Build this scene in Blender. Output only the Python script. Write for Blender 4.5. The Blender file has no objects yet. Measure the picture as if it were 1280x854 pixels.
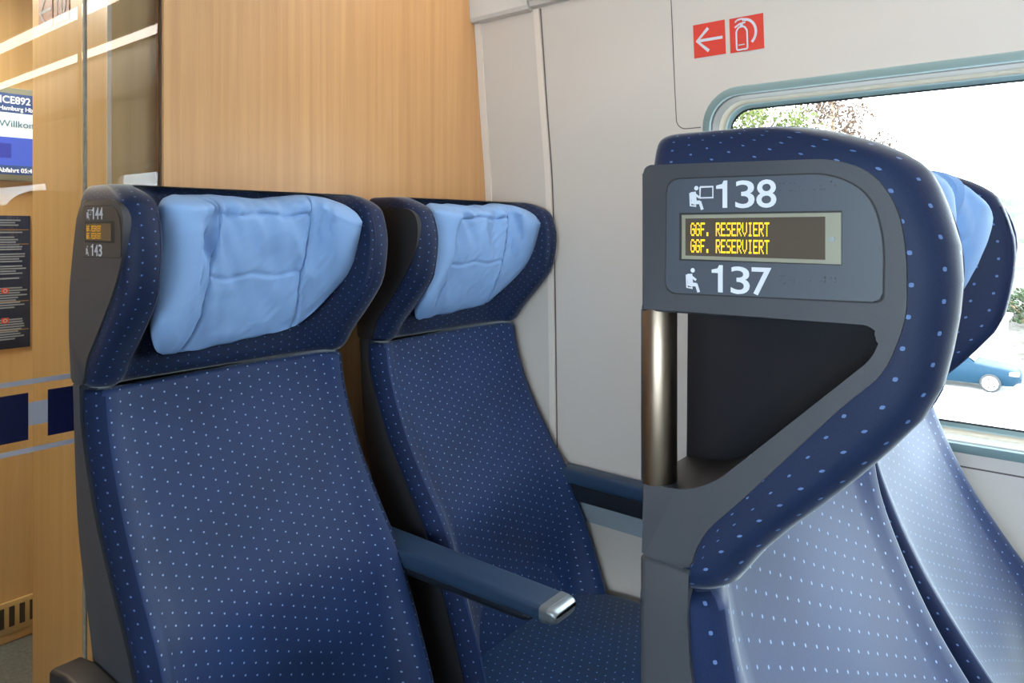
import bpy, bmesh, math, random
from mathutils import Vector, Matrix, noise

# ------------------------------------------------------------------ camera, world, exposure
SC = bpy.context.scene
COL = SC.collection
E = 1.30                                   # eye height above the carriage floor
cam_d = bpy.data.cameras.new('camera')
cam = bpy.data.objects.new('camera', cam_d); COL.objects.link(cam)
cam.location = (0, 0, E)
cam.rotation_euler = (math.radians(90), 0, math.radians(-51.465))
cam_d.sensor_width = 36.0
cam_d.lens = 36.0 * 892 / 1280
cam_d.shift_y = -142 / 1280
cam_d.clip_start = 0.02; cam_d.clip_end = 500
SC.camera = cam
SC.view_settings.view_transform = 'Standard'
SC.view_settings.look = 'None'
SC.view_settings.gamma = 1.0
SC.view_settings.use_curve_mapping = False
SC.view_settings.exposure = 0.15
SC.cycles.use_denoising = True
SC.cycles.max_bounces = 10
SC.cycles.diffuse_bounces = 5
SC.cycles.transparent_max_bounces = 16
SC.cycles.sample_clamp_indirect = 6.0

W = bpy.data.worlds.new('World'); SC.world = W
W.use_nodes = True
bg = W.node_tree.nodes['Background']
bg.inputs['Color'].default_value = (0.80, 0.92, 1.0, 1)
bg.inputs['Strength'].default_value = 19.0
sun_d = bpy.data.lights.new('sun', 'SUN'); sun_d.energy = 1.5; sun_d.angle = math.radians(2)
sun_d.color = (1.0, 0.95, 0.86)
sun = bpy.data.objects.new('sun', sun_d); COL.objects.link(sun)
sun.rotation_euler = (math.radians(20), math.radians(-32), 0)   # high, from behind the far side of the train

STRIP_POWER = 12.0                         # emission of the carriage's light strips
VEST_POWER = 42.0                           # emission of the unseen lamp added to brighten the vestibule

# ------------------------------------------------------------------ materials
def lin(c):
    return tuple(((v / 255) / 12.92 if v / 255 <= 0.04045 else ((v / 255 + 0.055) / 1.055) ** 2.4) for v in c)
def new_mat(name):
    m = bpy.data.materials.new(name); m.use_nodes = True
    return m, m.node_tree, m.node_tree.nodes, m.node_tree.links, m.node_tree.nodes['Principled BSDF']
def plain(name, rgb, rough=0.5, metal=0.0, spec=0.5, bump=0.0, bscale=300, var=0.0, emit=0.0):
    m, nt, N, L, p = new_mat(name)
    c = lin(rgb)
    p.inputs['Base Color'].default_value = (*c, 1)
    p.inputs['Roughness'].default_value = rough
    p.inputs['Metallic'].default_value = metal
    p.inputs['Specular IOR Level'].default_value = spec
    tc = N.new('ShaderNodeTexCoord')
    nz = N.new('ShaderNodeTexNoise'); nz.inputs['Scale'].default_value = bscale
    L.new(tc.outputs['Object'], nz.inputs['Vector'])
    if bump:
        b = N.new('ShaderNodeBump'); b.inputs['Strength'].default_value = bump; b.inputs['Distance'].default_value = 0.001
        L.new(nz.outputs['Fac'], b.inputs['Height']); L.new(b.outputs['Normal'], p.inputs['Normal'])
    if var:
        r = N.new('ShaderNodeMapRange'); r.inputs['To Min'].default_value = 1 - var; r.inputs['To Max'].default_value = 1 + var
        L.new(nz.outputs['Fac'], r.inputs['Value'])
        mx = N.new('ShaderNodeVectorMath'); mx.operation = 'SCALE'; mx.inputs[0].default_value = c
        L.new(r.outputs['Result'], mx.inputs['Scale']); L.new(mx.outputs['Vector'], p.inputs['Base Color'])
    if emit:
        p.inputs['Emission Color'].default_value = (*c, 1); p.inputs['Emission Strength'].default_value = emit
    return m
def fabric(name, rgb, dot, cp=0.0195, rp=0.019, ds=0.00155, sheen=.85, tint=(240, 246, 246), rough=.55, spec=.27):
    m, nt, N, L, p = new_mat(name)
    uv = N.new('ShaderNodeUVMap'); uv.uv_map = 'UVMap'
    sp = N.new('ShaderNodeSeparateXYZ'); L.new(uv.outputs['UV'], sp.inputs[0])
    def M(op, a, b=None):
        n = N.new('ShaderNodeMath'); n.operation = op
        for i, v in enumerate((a, b)):
            if v is None: continue
            if isinstance(v, (int, float)): n.inputs[i].default_value = v
            else: L.new(v, n.inputs[i])
        return n.outputs[0]
    u = M('DIVIDE', sp.outputs['X'], cp)
    cu = M('FLOOR', u)
    half = M('MULTIPLY', M('FLOORED_MODULO', cu, 2.0), 0.5)
    v = M('ADD', M('DIVIDE', sp.outputs['Y'], rp), half)
    fu = M('MULTIPLY', M('ABSOLUTE', M('SUBTRACT', M('FRACT', u), 0.5)), cp)
    fv = M('MULTIPLY', M('ABSOLUTE', M('SUBTRACT', M('FRACT', v), 0.5)), rp)
    mask = M('LESS_THAN', M('ADD', M('MAXIMUM', fu, fv), M('MULTIPLY', M('ADD', fu, fv), 0.35)), ds * 1.3)
    tc = N.new('ShaderNodeTexCoord')
    n1 = N.new('ShaderNodeTexNoise'); n1.inputs['Scale'].default_value = 9; n1.inputs['Detail'].default_value = 4
    L.new(tc.outputs['Object'], n1.inputs['Vector'])
    n2 = N.new('ShaderNodeTexNoise'); n2.inputs['Scale'].default_value = 900
    L.new(tc.outputs['Object'], n2.inputs['Vector'])
    rg = N.new('ShaderNodeMapRange'); rg.inputs['From Min'].default_value = .3; rg.inputs['From Max'].default_value = .7
    rg.inputs['To Min'].default_value = 0.85; rg.inputs['To Max'].default_value = 1.15
    L.new(n1.outputs['Fac'], rg.inputs['Value'])
    rg2 = N.new('ShaderNodeMapRange'); rg2.inputs['To Min'].default_value = 0.7; rg2.inputs['To Max'].default_value = 1.3
    L.new(n2.outputs['Fac'], rg2.inputs['Value'])
    sc = N.new('ShaderNodeVectorMath'); sc.operation = 'SCALE'; sc.inputs[0].default_value = lin(rgb)
    L.new(M('MULTIPLY', rg.outputs['Result'], rg2.outputs['Result']), sc.inputs['Scale'])
    mx = N.new('ShaderNodeMix'); mx.data_type = 'RGBA'
    L.new(mask, mx.inputs['Factor']); L.new(sc.outputs['Vector'], mx.inputs['A']); mx.inputs['B'].default_value = (*lin(dot), 1)
    L.new(mx.outputs['Result'], p.inputs['Base Color'])
    p.inputs['Roughness'].default_value = rough
    p.inputs['Specular IOR Level'].default_value = spec
    p.inputs['Sheen Weight'].default_value = sheen
    p.inputs['Sheen Roughness'].default_value = 0.3
    p.inputs['Sheen Tint'].default_value = (*lin(tint), 1)
    b = N.new('ShaderNodeBump'); b.inputs['Strength'].default_value = 0.08; b.inputs['Distance'].default_value = 0.001
    L.new(n2.outputs['Fac'], b.inputs['Height']); L.new(b.outputs['Normal'], p.inputs['Normal'])
    return m
def wood(name, a, b, sx=60, sz=1.2, rough=0.35):
    m, nt, N, L, p = new_mat(name)
    tc = N.new('ShaderNodeTexCoord')
    mp = N.new('ShaderNodeMapping'); mp.inputs['Scale'].default_value = (sx, sx, sz)
    L.new(tc.outputs['Object'], mp.inputs['Vector'])
    n1 = N.new('ShaderNodeTexNoise'); n1.inputs['Scale'].default_value = 1.0; n1.inputs['Detail'].default_value = 6; n1.inputs['Roughness'].default_value = 0.65
    L.new(mp.outputs['Vector'], n1.inputs['Vector'])
    mp2 = N.new('ShaderNodeMapping'); mp2.inputs['Scale'].default_value = (7, 7, .35)
    L.new(tc.outputs['Object'], mp2.inputs['Vector'])
    n2 = N.new('ShaderNodeTexNoise'); n2.inputs['Scale'].default_value = 1.0; n2.inputs['Detail'].default_value = 2
    L.new(mp2.outputs['Vector'], n2.inputs['Vector'])
    ad = N.new('ShaderNodeMath'); ad.operation = 'ADD'
    h = N.new('ShaderNodeMath'); h.operation = 'MULTIPLY'; h.inputs[1].default_value = .7
    L.new(n1.outputs['Fac'], h.inputs[0]); L.new(h.outputs[0], ad.inputs[0])
    h2 = N.new('ShaderNodeMath'); h2.operation = 'MULTIPLY'; h2.inputs[1].default_value = .3
    L.new(n2.outputs['Fac'], h2.inputs[0]); L.new(h2.outputs[0], ad.inputs[1])
    cr = N.new('ShaderNodeValToRGB')
    cr.color_ramp.elements[0].position = .32; cr.color_ramp.elements[0].color = (*lin(a), 1)
    cr.color_ramp.elements[1].position = .68; cr.color_ramp.elements[1].color = (*lin(b), 1)
    L.new(ad.outputs[0], cr.inputs['Fac']); L.new(cr.outputs['Color'], p.inputs['Base Color'])
    p.inputs['Roughness'].default_value = rough
    p.inputs['Specular IOR Level'].default_value = .35
    return m
def glass(name, tint=(250, 255, 252), refl=1.0):
    m, nt, N, L, p = new_mat(name)
    N.remove(p); out = N['Material Output']
    tr = N.new('ShaderNodeBsdfTransparent'); tr.inputs['Color'].default_value = (*lin(tint), 1)
    gl = N.new('ShaderNodeBsdfGlossy'); gl.inputs['Roughness'].default_value = 0.0
    fr = N.new('ShaderNodeFresnel'); fr.inputs['IOR'].default_value = 1.5
    ml = N.new('ShaderNodeMath'); ml.operation = 'MULTIPLY'; ml.inputs[1].default_value = refl
    L.new(fr.outputs[0], ml.inputs[0])
    mx = N.new('ShaderNodeMixShader')
    L.new(ml.outputs[0], mx.inputs['Fac']); L.new(tr.outputs[0], mx.inputs[1]); L.new(gl.outputs[0], mx.inputs[2])
    L.new(mx.outputs[0], out.inputs['Surface'])
    return m
def emis(name, rgb, s):
    m, nt, N, L, p = new_mat(name)
    p.inputs['Base Color'].default_value = (*lin(rgb), 1)
    p.inputs['Emission Color'].default_value = (*lin(rgb), 1)
    p.inputs['Emission Strength'].default_value = s
    return m
def patchy(name, cols, scale=(1, 1, 1), detail=5, rough=0.9):
    m, nt, N, L, p = new_mat(name)
    tc = N.new('ShaderNodeTexCoord')
    mp = N.new('ShaderNodeMapping'); mp.inputs['Scale'].default_value = scale
    L.new(tc.outputs['Object'], mp.inputs['Vector'])
    n1 = N.new('ShaderNodeTexNoise'); n1.inputs['Scale'].default_value = 1; n1.inputs['Detail'].default_value = detail; n1.inputs['Roughness'].default_value = .7
    L.new(mp.outputs['Vector'], n1.inputs['Vector'])
    cr = N.new('ShaderNodeValToRGB')
    els = cr.color_ramp.elements
    while len(els) < len(cols): els.new(0.5)
    for e, (pos, c) in zip(els, cols): e.position = pos; e.color = (*lin(c), 1)
    L.new(n1.outputs['Fac'], cr.inputs['Fac']); L.new(cr.outputs['Color'], p.inputs['Base Color'])
    p.inputs['Roughness'].default_value = rough
    return m

NAVY = fabric('navy_dotted_fabric', (22, 43, 84), (120, 146, 188))
NAVY_HEAD = fabric('navy_dotted_headrest_fabric', (14, 30, 62), (84, 110, 156), cp=0.018, rp=0.018, ds=.0014, rough=.62, spec=.28, sheen=.4)
NAVY_SIDE = fabric('navy_border_fabric', (20, 34, 66), (88, 112, 158), rough=.75, spec=.15, sheen=.15)
SEAT_TEAL = fabric('blue_dotted_seat_fabric', (12, 42, 80), (110, 145, 190), sheen=.4)
PIPING = plain('navy_piping', (26, 36, 72), .8)
PILLOW = plain('light_blue_pillow_cloth', (130, 165, 213), .75, spec=.25, bump=.25, bscale=700)
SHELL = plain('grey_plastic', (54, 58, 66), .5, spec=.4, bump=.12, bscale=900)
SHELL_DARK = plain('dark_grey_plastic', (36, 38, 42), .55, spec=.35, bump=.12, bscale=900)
PLATE = plain('grey_number_plate', (58, 66, 79), .42, spec=.45)
PLATE_DARK = plain('dark_number_plate', (50, 52, 57), .45, spec=.4)
GROOVE = plain('dark_groove', (24, 26, 30), .7)
STEEL = plain('brushed_steel', (132, 120, 108), .36, metal=1.0)
ALU = plain('silver_trim', (128, 136, 142), .38, metal=.7)
WHITE_INK = plain('white_ink', (196, 202, 214), .6)
SCREEN = plain('brown_display_glass', (74, 66, 60), .12, spec=.6)
SCREEN_EDGE = plain('grey_display_frame', (128, 128, 116), .3)
LED = emis('yellow_led', (255, 205, 20), 0.5)
LED_DIM = emis('dim_yellow_led', (235, 170, 10), 0.3)
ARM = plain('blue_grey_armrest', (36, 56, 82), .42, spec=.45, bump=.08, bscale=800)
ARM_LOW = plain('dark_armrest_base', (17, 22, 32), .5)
WALL = plain('cream_wall_panel', (200, 193, 187), .45, spec=.35, bump=.05, bscale=1200)
CEIL = plain('grey_white_cove', (200, 198, 196), .55)
TRIM = plain('pale_trim', (218, 210, 202), .4)
SEAM = plain('dark_seam', (92, 86, 82), .7)
BAND = plain('blue_grey_skirting', (140, 152, 162), .5)
WOOD = wood('maple_veneer', (188, 142, 96), (212, 166, 116))
WOOD2 = wood('pale_maple_veneer', (202, 166, 112), (220, 188, 134), sx=40)
FRAME = plain('blue_grey_window_frame', (118, 140, 142), .4)
REVEAL = plain('brown_grey_reveal', (84, 78, 74), .45)
CREAM = plain('cream_bead', (150, 140, 122), .35)
BLACK = plain('black_rubber', (18, 20, 20), .6)
GLASS = glass('window_glass', (246, 250, 250), .6)
DOORGLASS = glass('partition_glass', (246, 248, 244), 1.9)
RED = plain('red_sign', (206, 58, 44), .5)
DECAL_NAVY = plain('navy_decal', (8, 18, 58), .4)
DECAL_GREY = plain('grey_decal', (168, 170, 184), .4)
FLOOR = patchy('grey_carpet', [(.3, (78, 82, 80)), (.7, (112, 116, 112))], (90, 90, 90))

# ------------------------------------------------------------------ mesh helpers
def finish(bm, name, mat, parent=None, smooth=True, angle=40, loc=(0, 0, 0), normals=True):
    if normals: bmesh.ops.recalc_face_normals(bm, faces=bm.faces)
    me = bpy.data.meshes.new(name); bm.to_mesh(me); bm.free()
    mats = mat if isinstance(mat, (list, tuple)) else [mat]
    for m in mats: me.materials.append(m)
    if smooth:
        for p in me.polygons: p.use_smooth = True
        me.set_sharp_from_angle(angle=math.radians(angle))
    o = bpy.data.objects.new(name, me); COL.objects.link(o)
    o.location = loc
    if parent: o.parent = parent
    return o
def thing(name, label, cat, loc, group=None):
    o = bpy.data.objects.new(name, None); COL.objects.link(o); o.location = loc
    o.empty_display_size = .1
    return tag(o, label, cat, group)
def tag(o, label, cat, group=None, kind=None):
    o['label'] = label; o['category'] = cat
    if group: o['group'] = group
    if kind: o['kind'] = kind
    return o
def struct(o, label=None):
    o['kind'] = 'structure'
    if label: o['label'] = label
    return o
def lerp(a, b, t): return a + (b - a) * t
def interp(tab, v):                                    # smooth piecewise interpolation
    tab = sorted(tab)
    if v <= tab[0][0]: return tab[0][1]
    if v >= tab[-1][0]: return tab[-1][1]
    for i in range(len(tab) - 1):
        x0, y0 = tab[i]; x1, y1 = tab[i + 1]
        if x0 <= v <= x1:
            h = x1 - x0
            def slope(k):
                if k == 0: return (tab[1][1] - tab[0][1]) / (tab[1][0] - tab[0][0])
                if k == len(tab) - 1: return (tab[-1][1] - tab[-2][1]) / (tab[-1][0] - tab[-2][0])
                a = (tab[k][1] - tab[k-1][1]) / (tab[k][0] - tab[k-1][0]); b = (tab[k+1][1] - tab[k][1]) / (tab[k+1][0] - tab[k][0])
                return 0 if a * b <= 0 else 2 * a * b / (a + b)
            m0, m1 = slope(i), slope(i + 1)
            t = (v - x0) / h
            return (2*t**3-3*t**2+1)*y0 + (t**3-2*t**2+t)*h*m0 + (-2*t**3+3*t**2)*y1 + (t**3-t**2)*h*m1
def loft(bm, loops, closed=True, caps=(True, True), uvo=(0, 0)):
    """quads between successive loops of equal length, with arc-length UVs"""
    uvl = bm.loops.layers.uv.get('UVMap') or bm.loops.layers.uv.new('UVMap')
    V = [[bm.verts.new(p) for p in lp] for lp in loops]
    n = len(loops[0]); m = n if closed else n - 1
    mid = loops[len(loops) // 2]
    us = [0.0]
    for i in range(m): us.append(us[-1] + (Vector(mid[(i + 1) % n]) - Vector(mid[i])).length)
    ref = 0
    vs = [0.0]
    for j in range(len(loops) - 1):
        vs.append(vs[-1] + max((Vector(loops[j + 1][k]) - Vector(loops[j][k])).length for k in range(0, n, max(1, n // 8))))
    for j in range(len(loops) - 1):
        for i in range(m):
            k = (i + 1) % n
            try: f = bm.faces.new((V[j][i], V[j][k], V[j + 1][k], V[j + 1][i]))
            except ValueError: continue
            for lp, (uu, vv) in zip(f.loops, ((us[i], vs[j]), (us[i + 1], vs[j]), (us[i + 1], vs[j + 1]), (us[i], vs[j + 1]))):
                lp[uvl].uv = (uu + uvo[0], vv + uvo[1])
    if closed:
        for c, lp in zip(caps, (V[0], V[-1])):
            if c:
                f = bm.faces.new(lp if lp is V[-1] else lp[::-1])
                for l in f.loops: l[uvl].uv = (l.vert.co.x, l.vert.co.y)
    return V
def box(bm, a, b, bev=0.0, seg=2):
    x0, y0, z0 = a; x1, y1, z1 = b
    vs = [bm.verts.new(p) for p in ((x0,y0,z0),(x1,y0,z0),(x1,y1,z0),(x0,y1,z0),(x0,y0,z1),(x1,y0,z1),(x1,y1,z1),(x0,y1,z1))]
    fs = [bm.faces.new([vs[i] for i in q]) for q in ((3,2,1,0),(4,5,6,7),(0,1,5,4),(1,2,6,5),(2,3,7,6),(3,0,4,7))]
    if bev:
        es = list({e for f in fs for e in f.edges})
        bmesh.ops.bevel(bm, geom=es, offset=bev, segments=seg, affect='EDGES', profile=.5)
def prism(bm, pts, fn, d0, d1, bev=0.0, seg=2):
    """polygon pts (2D) extruded between depths d0 (front) and d1; fn(p, d) -> 3D; front edge bevelled"""
    A = [bm.verts.new(fn(p, d0)) for p in pts]; B = [bm.verts.new(fn(p, d1)) for p in pts]
    n = len(pts)
    f0 = bm.faces.new(A); bm.faces.new(B[::-1])
    for i in range(n): bm.faces.new((A[i], B[i], B[(i + 1) % n], A[(i + 1) % n]))
    if bev: bmesh.ops.bevel(bm, geom=list(f0.edges), offset=bev, segments=seg, affect='EDGES', profile=.5)
def smooth_poly(pts, r, n=6):
    """round the corners of a 2D polygon"""
    out = []; N = len(pts)
    for i in range(N):
        p0, p1, p2 = Vector(pts[i - 1]), Vector(pts[i]), Vector(pts[(i + 1) % N])
        rr = r[i] if isinstance(r, (list, tuple)) else r
        if rr <= 0: out.append(tuple(p1)); continue
        a = p0 - p1; b = p2 - p1
        d = min(rr, a.length * .49, b.length * .49)
        q0 = p1 + a.normalized() * d; q2 = p1 + b.normalized() * d
        for k in range(n + 1):
            t = k / n
            out.append(tuple((1-t)**2 * q0 + 2*t*(1-t) * p1 + t*t * q2))
    return out
def tube(bm, pts, r, n=12, caps=True):
    pts = [Vector(p) for p in pts]; rings = []
    up = Vector((0, 0, 1))
    for i, p in enumerate(pts):
        t = (pts[min(i + 1, len(pts) - 1)] - pts[max(i - 1, 0)]).normalized()
        if abs(t.dot(up)) > .95: s = t.cross(Vector((1, 0, 0))).normalized()
        else: s = t.cross(up).normalized()
        q = s.cross(t)
        rr = r[i] if isinstance(r, (list, tuple)) else r
        rings.append([p + (s * math.cos(a) + q * math.sin(a)) * rr for a in [2 * math.pi * k / n for k in range(n)]])
    loft(bm, rings, True, (caps, caps))
def ribbon(bm, pts, w, fn, d, closed=False):
    """flat stroke of width w along 2D pts, placed by fn(p, d)"""
    P = [Vector(p) for p in pts]; n = len(P); L_, R_ = [], []
    for i in range(n):
        a = P[i - 1] if (i or closed) else P[i]; b = P[(i + 1) % n] if (i < n - 1 or closed) else P[i]
        t = (b - a).normalized(); s = Vector((-t.y, t.x)) * w / 2
        L_.append(bm.verts.new(fn(P[i] + s, d))); R_.append(bm.verts.new(fn(P[i] - s, d)))
    for i in range(n if closed else n - 1):
        k = (i + 1) % n
        bm.faces.new((L_[i], L_[k], R_[k], R_[i]))
def text_obj(name, s, size, mat, M, parent=None, offset=0.0, align='LEFT', extrude=0.0002, sx=1.0):
    cu = bpy.data.curves.new(name, 'FONT'); cu.body = s; cu.size = size; cu.offset = offset; cu.extrude = extrude
    cu.align_x = align; cu.resolution_u = 4
    o = bpy.data.objects.new(name, cu); COL.objects.link(o)
    bpy.context.view_layer.update()
    me = bpy.data.meshes.new_from_object(o.evaluated_get(bpy.context.evaluated_depsgraph_get()))
    bpy.data.objects.remove(o); bpy.data.curves.remove(cu)
    me.transform(M @ Matrix.Diagonal((sx, 1, 1, 1)))
    me.name = name; me.materials.clear(); me.materials.append(mat)
    o = bpy.data.objects.new(name, me); COL.objects.link(o)
    if parent: o.parent = parent
    return o
def boolean(o, cut, op='DIFFERENCE'):
    md = o.modifiers.new('b', 'BOOLEAN'); md.operation = op; md.object = cut; md.solver = 'EXACT'
    bpy.context.view_layer.update()
    me = bpy.data.meshes.new_from_object(o.evaluated_get(bpy.context.evaluated_depsgraph_get()))
    o.modifiers.clear(); old = o.data; o.data = me; bpy.data.meshes.remove(old)
    cm = cut.data; bpy.data.objects.remove(cut); bpy.data.meshes.remove(cm)
def frame_m(o, X, Y):
    X = Vector(X).normalized(); Y = Vector(Y).normalized(); Z = X.cross(Y)
    M = Matrix((X, Y, Z)).transposed().to_4x4(); M.translation = Vector(o); return M
FONT57 = {'G': "01110 10001 10000 10111 10001 10001 01110", 'F': "11111 10000 10000 11110 10000 10000 10000",
 '.': "00000 00000 00000 00000 00000 01100 01100", 'R': "11110 10001 10001 11110 10100 10010 10001",
 'E': "11111 10000 10000 11110 10000 10000 11111", 'S': "01111 10000 10000 01110 00001 00001 11110",
 'V': "10001 10001 10001 10001 10001 01010 00100", 'I': "01110 00100 00100 00100 00100 00100 01110",
 'T': "11111 00100 00100 00100 00100 00100 00100", ' ': "00000 " * 7}

# ------------------------------------------------------------------ the carriage shell
WALLP = [(-1.30, 1.515), (-.9, 1.515), (-.55, 1.512), (-.2, 1.510), (.08, 1.504), (.32, 1.4805), (.56, 1.457), (.80, 1.43)]
def xw(z): return interp(WALLP, z)
def wp(p, d): return (xw(p[1]) + d, p[0], p[1] + E)           # point of the window wall, d = depth into it
YB = 1.29                                                    # face of the bulkhead
Y_END, X_LEFT, Z_CEIL = -3.3, -1.52, .80
WIN = (-1.17, .65, -.405, .300)
def rrect(y0, y1, z0, z1, r, n=8):
    out = []
    for cy, cz, a0 in ((y1 - r, z1 - r, 0), (y0 + r, z1 - r, 90), (y0 + r, z0 + r, 180), (y1 - r, z0 + r, 270)):
        for k in range(n + 1):
            a = math.radians(a0 + 90 * k / n); out.append((cy + r * math.cos(a), cz + r * math.sin(a)))
    return out
def dense(pts, step=.06):
    out = []
    for i, p in enumerate(pts):
        q = pts[(i + 1) % len(pts)]; d = math.dist(p, q); k = max(1, int(d / step))
        for j in range(k): out.append((lerp(p[0], q[0], j / k), lerp(p[1], q[1], j / k)))
    return out
def wall_with_window(name, wins, mirror=False):
    bm = bmesh.new()
    zs = [lerp(-1.30, Z_CEIL, i / 42) for i in range(43)]
    sec = [(xw(z), z) for z in zs] + [(xw(z) + .10, z) for z in reversed(zs)]
    loft(bm, [[(x, y, z + E) for x, z in sec] for y in (Y_END, YB + .11)])
    o = finish(bm, name, WALL, angle=30)
    for w in wins:
        cb = bmesh.new(); i = .008
        loop = rrect(w[0] + i, w[1] - i, w[2] + i, w[3] - i, .075)
        loft(cb, [[(x, y, z + E) for y, z in loop] for x in (1.2, 1.9)])
        boolean(o, finish(cb, 'cut', WALL, smooth=False))
    for p in o.data.polygons: p.use_smooth = True
    o.data.set_sharp_from_angle(angle=math.radians(30))
    return struct(o)
def window(name, w):
    root = thing(name, 'wide carriage window with rounded corners and pale grey frame', 'window', (1.5, (w[0] + w[1]) / 2, E))
    struct(root)
    off = Vector(root.location)
    def band(nm, mat, steps, n=8):
        bm = bmesh.new(); loops = []
        for ins, dep, r in steps:
            lp = dense(rrect(w[0], w[1], w[2], w[3], .083, n), .05)
            cy, cz = (w[0] + w[1]) / 2, (w[2] + w[3]) / 2
            base = rrect(w[0] + ins, w[1] - ins, w[2] + ins, w[3] - ins, r, n)
            # same subdivision for every loop
            ref = rrect(w[0], w[1], w[2], w[3], .083, n); out = []
            for i, p in enumerate(base):
                q = base[(i + 1) % len(base)]; k = max(1, int(math.dist(ref[i], ref[(i + 1) % len(ref)]) / .05))
                for j in range(k): out.append((lerp(p[0], q[0], j / k), lerp(p[1], q[1], j / k)))
            loops.append([Vector(wp(p, dep)) - off for p in out])
        loft(bm, loops, True, (False, False))
        return finish(bm, nm, mat, root, angle=50)
    fr = band('window_frame', FRAME, [(0, .004, .083), (0, -.003, .083), (.003, -.005, .081), (.016, -.005, .068), (.018, -.001, .066)])
    band('frame_gasket', BLACK, [(.018, -.001, .066), (.0195, .003, .066), (.0195, .006, .066)])
    band('window_reveal', REVEAL, [(.0195, .006, .066), (.024, .03, .062)])
    band('window_bead', CREAM, [(.024, .03, .062), (.022, .034, .062), (.025, .05, .06), (.029, .053, .058)])
    band('glass_border', FRAME, [(.029, .053, .058), (.031, .058, .056), (.038, .060, .05)])
    band('glass_edge', BLACK, [(.038, .060, .05), (.042, .0605, .047)])
    bm = bmesh.new()
    zs = [lerp(w[2] + .036, w[3] - .036, i / 12) for i in range(13)]
    rows = []
    for z in zs:
        # chord of the rounded rectangle at height z
        r = .05; e = 0
        zb, zt = w[2] + .036, w[3] - .036
        dz = max(0, r - (z - zb), r - (zt - z))
        e = r - math.sqrt(max(0, r * r - dz * dz))
        rows.append([Vector(wp((lerp(w[0] + .036 + e, w[1] - .036 - e, k / 6), z), .0608)) - off for k in range(7)])
    loft(bm, rows, False)
    finish(bm, 'window_pane', GLASS, root)
    return root

WIN2 = (-3.2, -1.85, -.405, .300)
wall_with_window('wall_right', [WIN, WIN2])
window('window_1', WIN)
window('window_2', WIN2)
def mirrored(o):
    for m in [o] + list(o.children_recursive):
        if m.type == 'MESH': m.data.transform(Matrix.Diagonal((-1, 1, 1, 1))); m.data.flip_normals()
    o.location.x *= -1
WIN3 = (-1.6, .35, -.405, .300)
o = wall_with_window('wall_left', [WIN3]); mirrored(o)
mirrored(window('window_3', WIN3))

def slab(name, a, b, mat, bev=0.0):
    bm = bmesh.new(); box(bm, (a[0], a[1], a[2] + E), (b[0], b[1], b[2] + E), bev)
    return struct(finish(bm, name, mat, smooth=bool(bev)))
slab('floor', (X_LEFT - .1, Y_END - .1, -1.36), (1.62, 2.75, -1.30), FLOOR)
slab('ceiling', (X_LEFT - .1, Y_END - .1, Z_CEIL), (1.62, 2.75, Z_CEIL + .06), CEIL)
slab('wall_vestibule_left', (-1.58, YB + .12, -1.30), (-1.50, 2.70, Z_CEIL), WALL)
slab('wall_front', (-1.53, Y_END - .08, -1.30), (1.53, Y_END, Z_CEIL), WALL)
slab('wall_back', (.614, YB, -1.30), (1.508, YB + .06, Z_CEIL), WOOD)           # wood bulkhead behind the last row
slab('wall_back_aisle', (-1.508, YB, -1.30), (-.45, YB + .06, Z_CEIL), WOOD)
# the vestibule beyond the glass
slab('wall_vestibule_pier', (.532, YB + .032, -1.30), (1.50, 1.68, Z_CEIL), WOOD2)
slab('wall_vestibule', (-1.50, 2.63, -1.30), (1.50, 2.70, Z_CEIL), WOOD2)
slab('wall_vestibule_side', (1.50, YB + .12, -1.30), (1.58, 2.70, Z_CEIL), WALL)
slab('trim_1', (.530, YB + .028, -1.30), (.537, YB + .0318, Z_CEIL), TRIM)       # pale edge of the pier behind the glass

# window-wall details: cover strip, panel joints, skirting, cove
def wall_strip(name, y0, y1, z0, z1, d0, d1, mat, n=30, slant=0.0):
    bm = bmesh.new(); loops = []
    for i in range(n + 1):
        z = lerp(z0, z1, i / n); s = slant * (z - z0) / (z1 - z0)
        loops.append([(xw(z) + d0, y0 + s, z + E), (xw(z) + d0, y1 + s, z + E), (xw(z) + d1, y1 + s, z + E), (xw(z) + d1, y0 + s, z + E)])
    loft(bm, loops)
    return struct(finish(bm, name, mat, angle=30))
wall_strip('trim_2', 1.049, 1.066, -1.29, .555, -.005, .004, TRIM, slant=.022)
wall_strip('trim_3', 1.0445, 1.048, -1.29, .555, -.0012, .004, SEAM, slant=.022)
wall_strip('trim_4', 1.268, 1.289, -1.29, .555, -.004, .004, TRIM)
def wall_line(name, pts, mat, w=.0022):
    bm = bmesh.new()
    ribbon(bm, pts, w, wp, -.0006)
    A = list(bm.faces)
    return struct(finish(bm, name, mat, smooth=False))
wall_line('trim_5', [(.712, lerp(.555, .244, i / 12)) for i in range(13)] + [(.712 - .022 * (1 - math.cos(math.radians(90 * k / 8))), .244 - .022 * math.sin(math.radians(90 * k / 8))) for k in range(9)] + [(.655, .222)], SEAM)
wall_line('trim_6', [(lerp(.62, -3.2, i / 8), -.430) for i in range(9)], SEAM, .003)
wall_strip('trim_7', Y_END + .01, 1.04, -.728, -.655, -.014, .004, BAND, n=4)
wall_strip('baseboard_right', Y_END + .01, 1.04, -1.295, -1.20, -.012, .004, BAND, n=4)
bm = bmesh.new()                                                                 # cove under the ceiling, above the wall panels
sec = [(1.459, .552), (1.441, .556), (1.436, .565), (1.428, .68), (1.415, Z_CEIL - .001), (1.44, Z_CEIL - .001), (1.46, .60)]
loft(bm, [[(x, y, z + E) for x, z in sec] for y in (1.095, YB - .001)])
struct(finish(bm, 'trim_8', CEIL, angle=25))
bm = bmesh.new()
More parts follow.
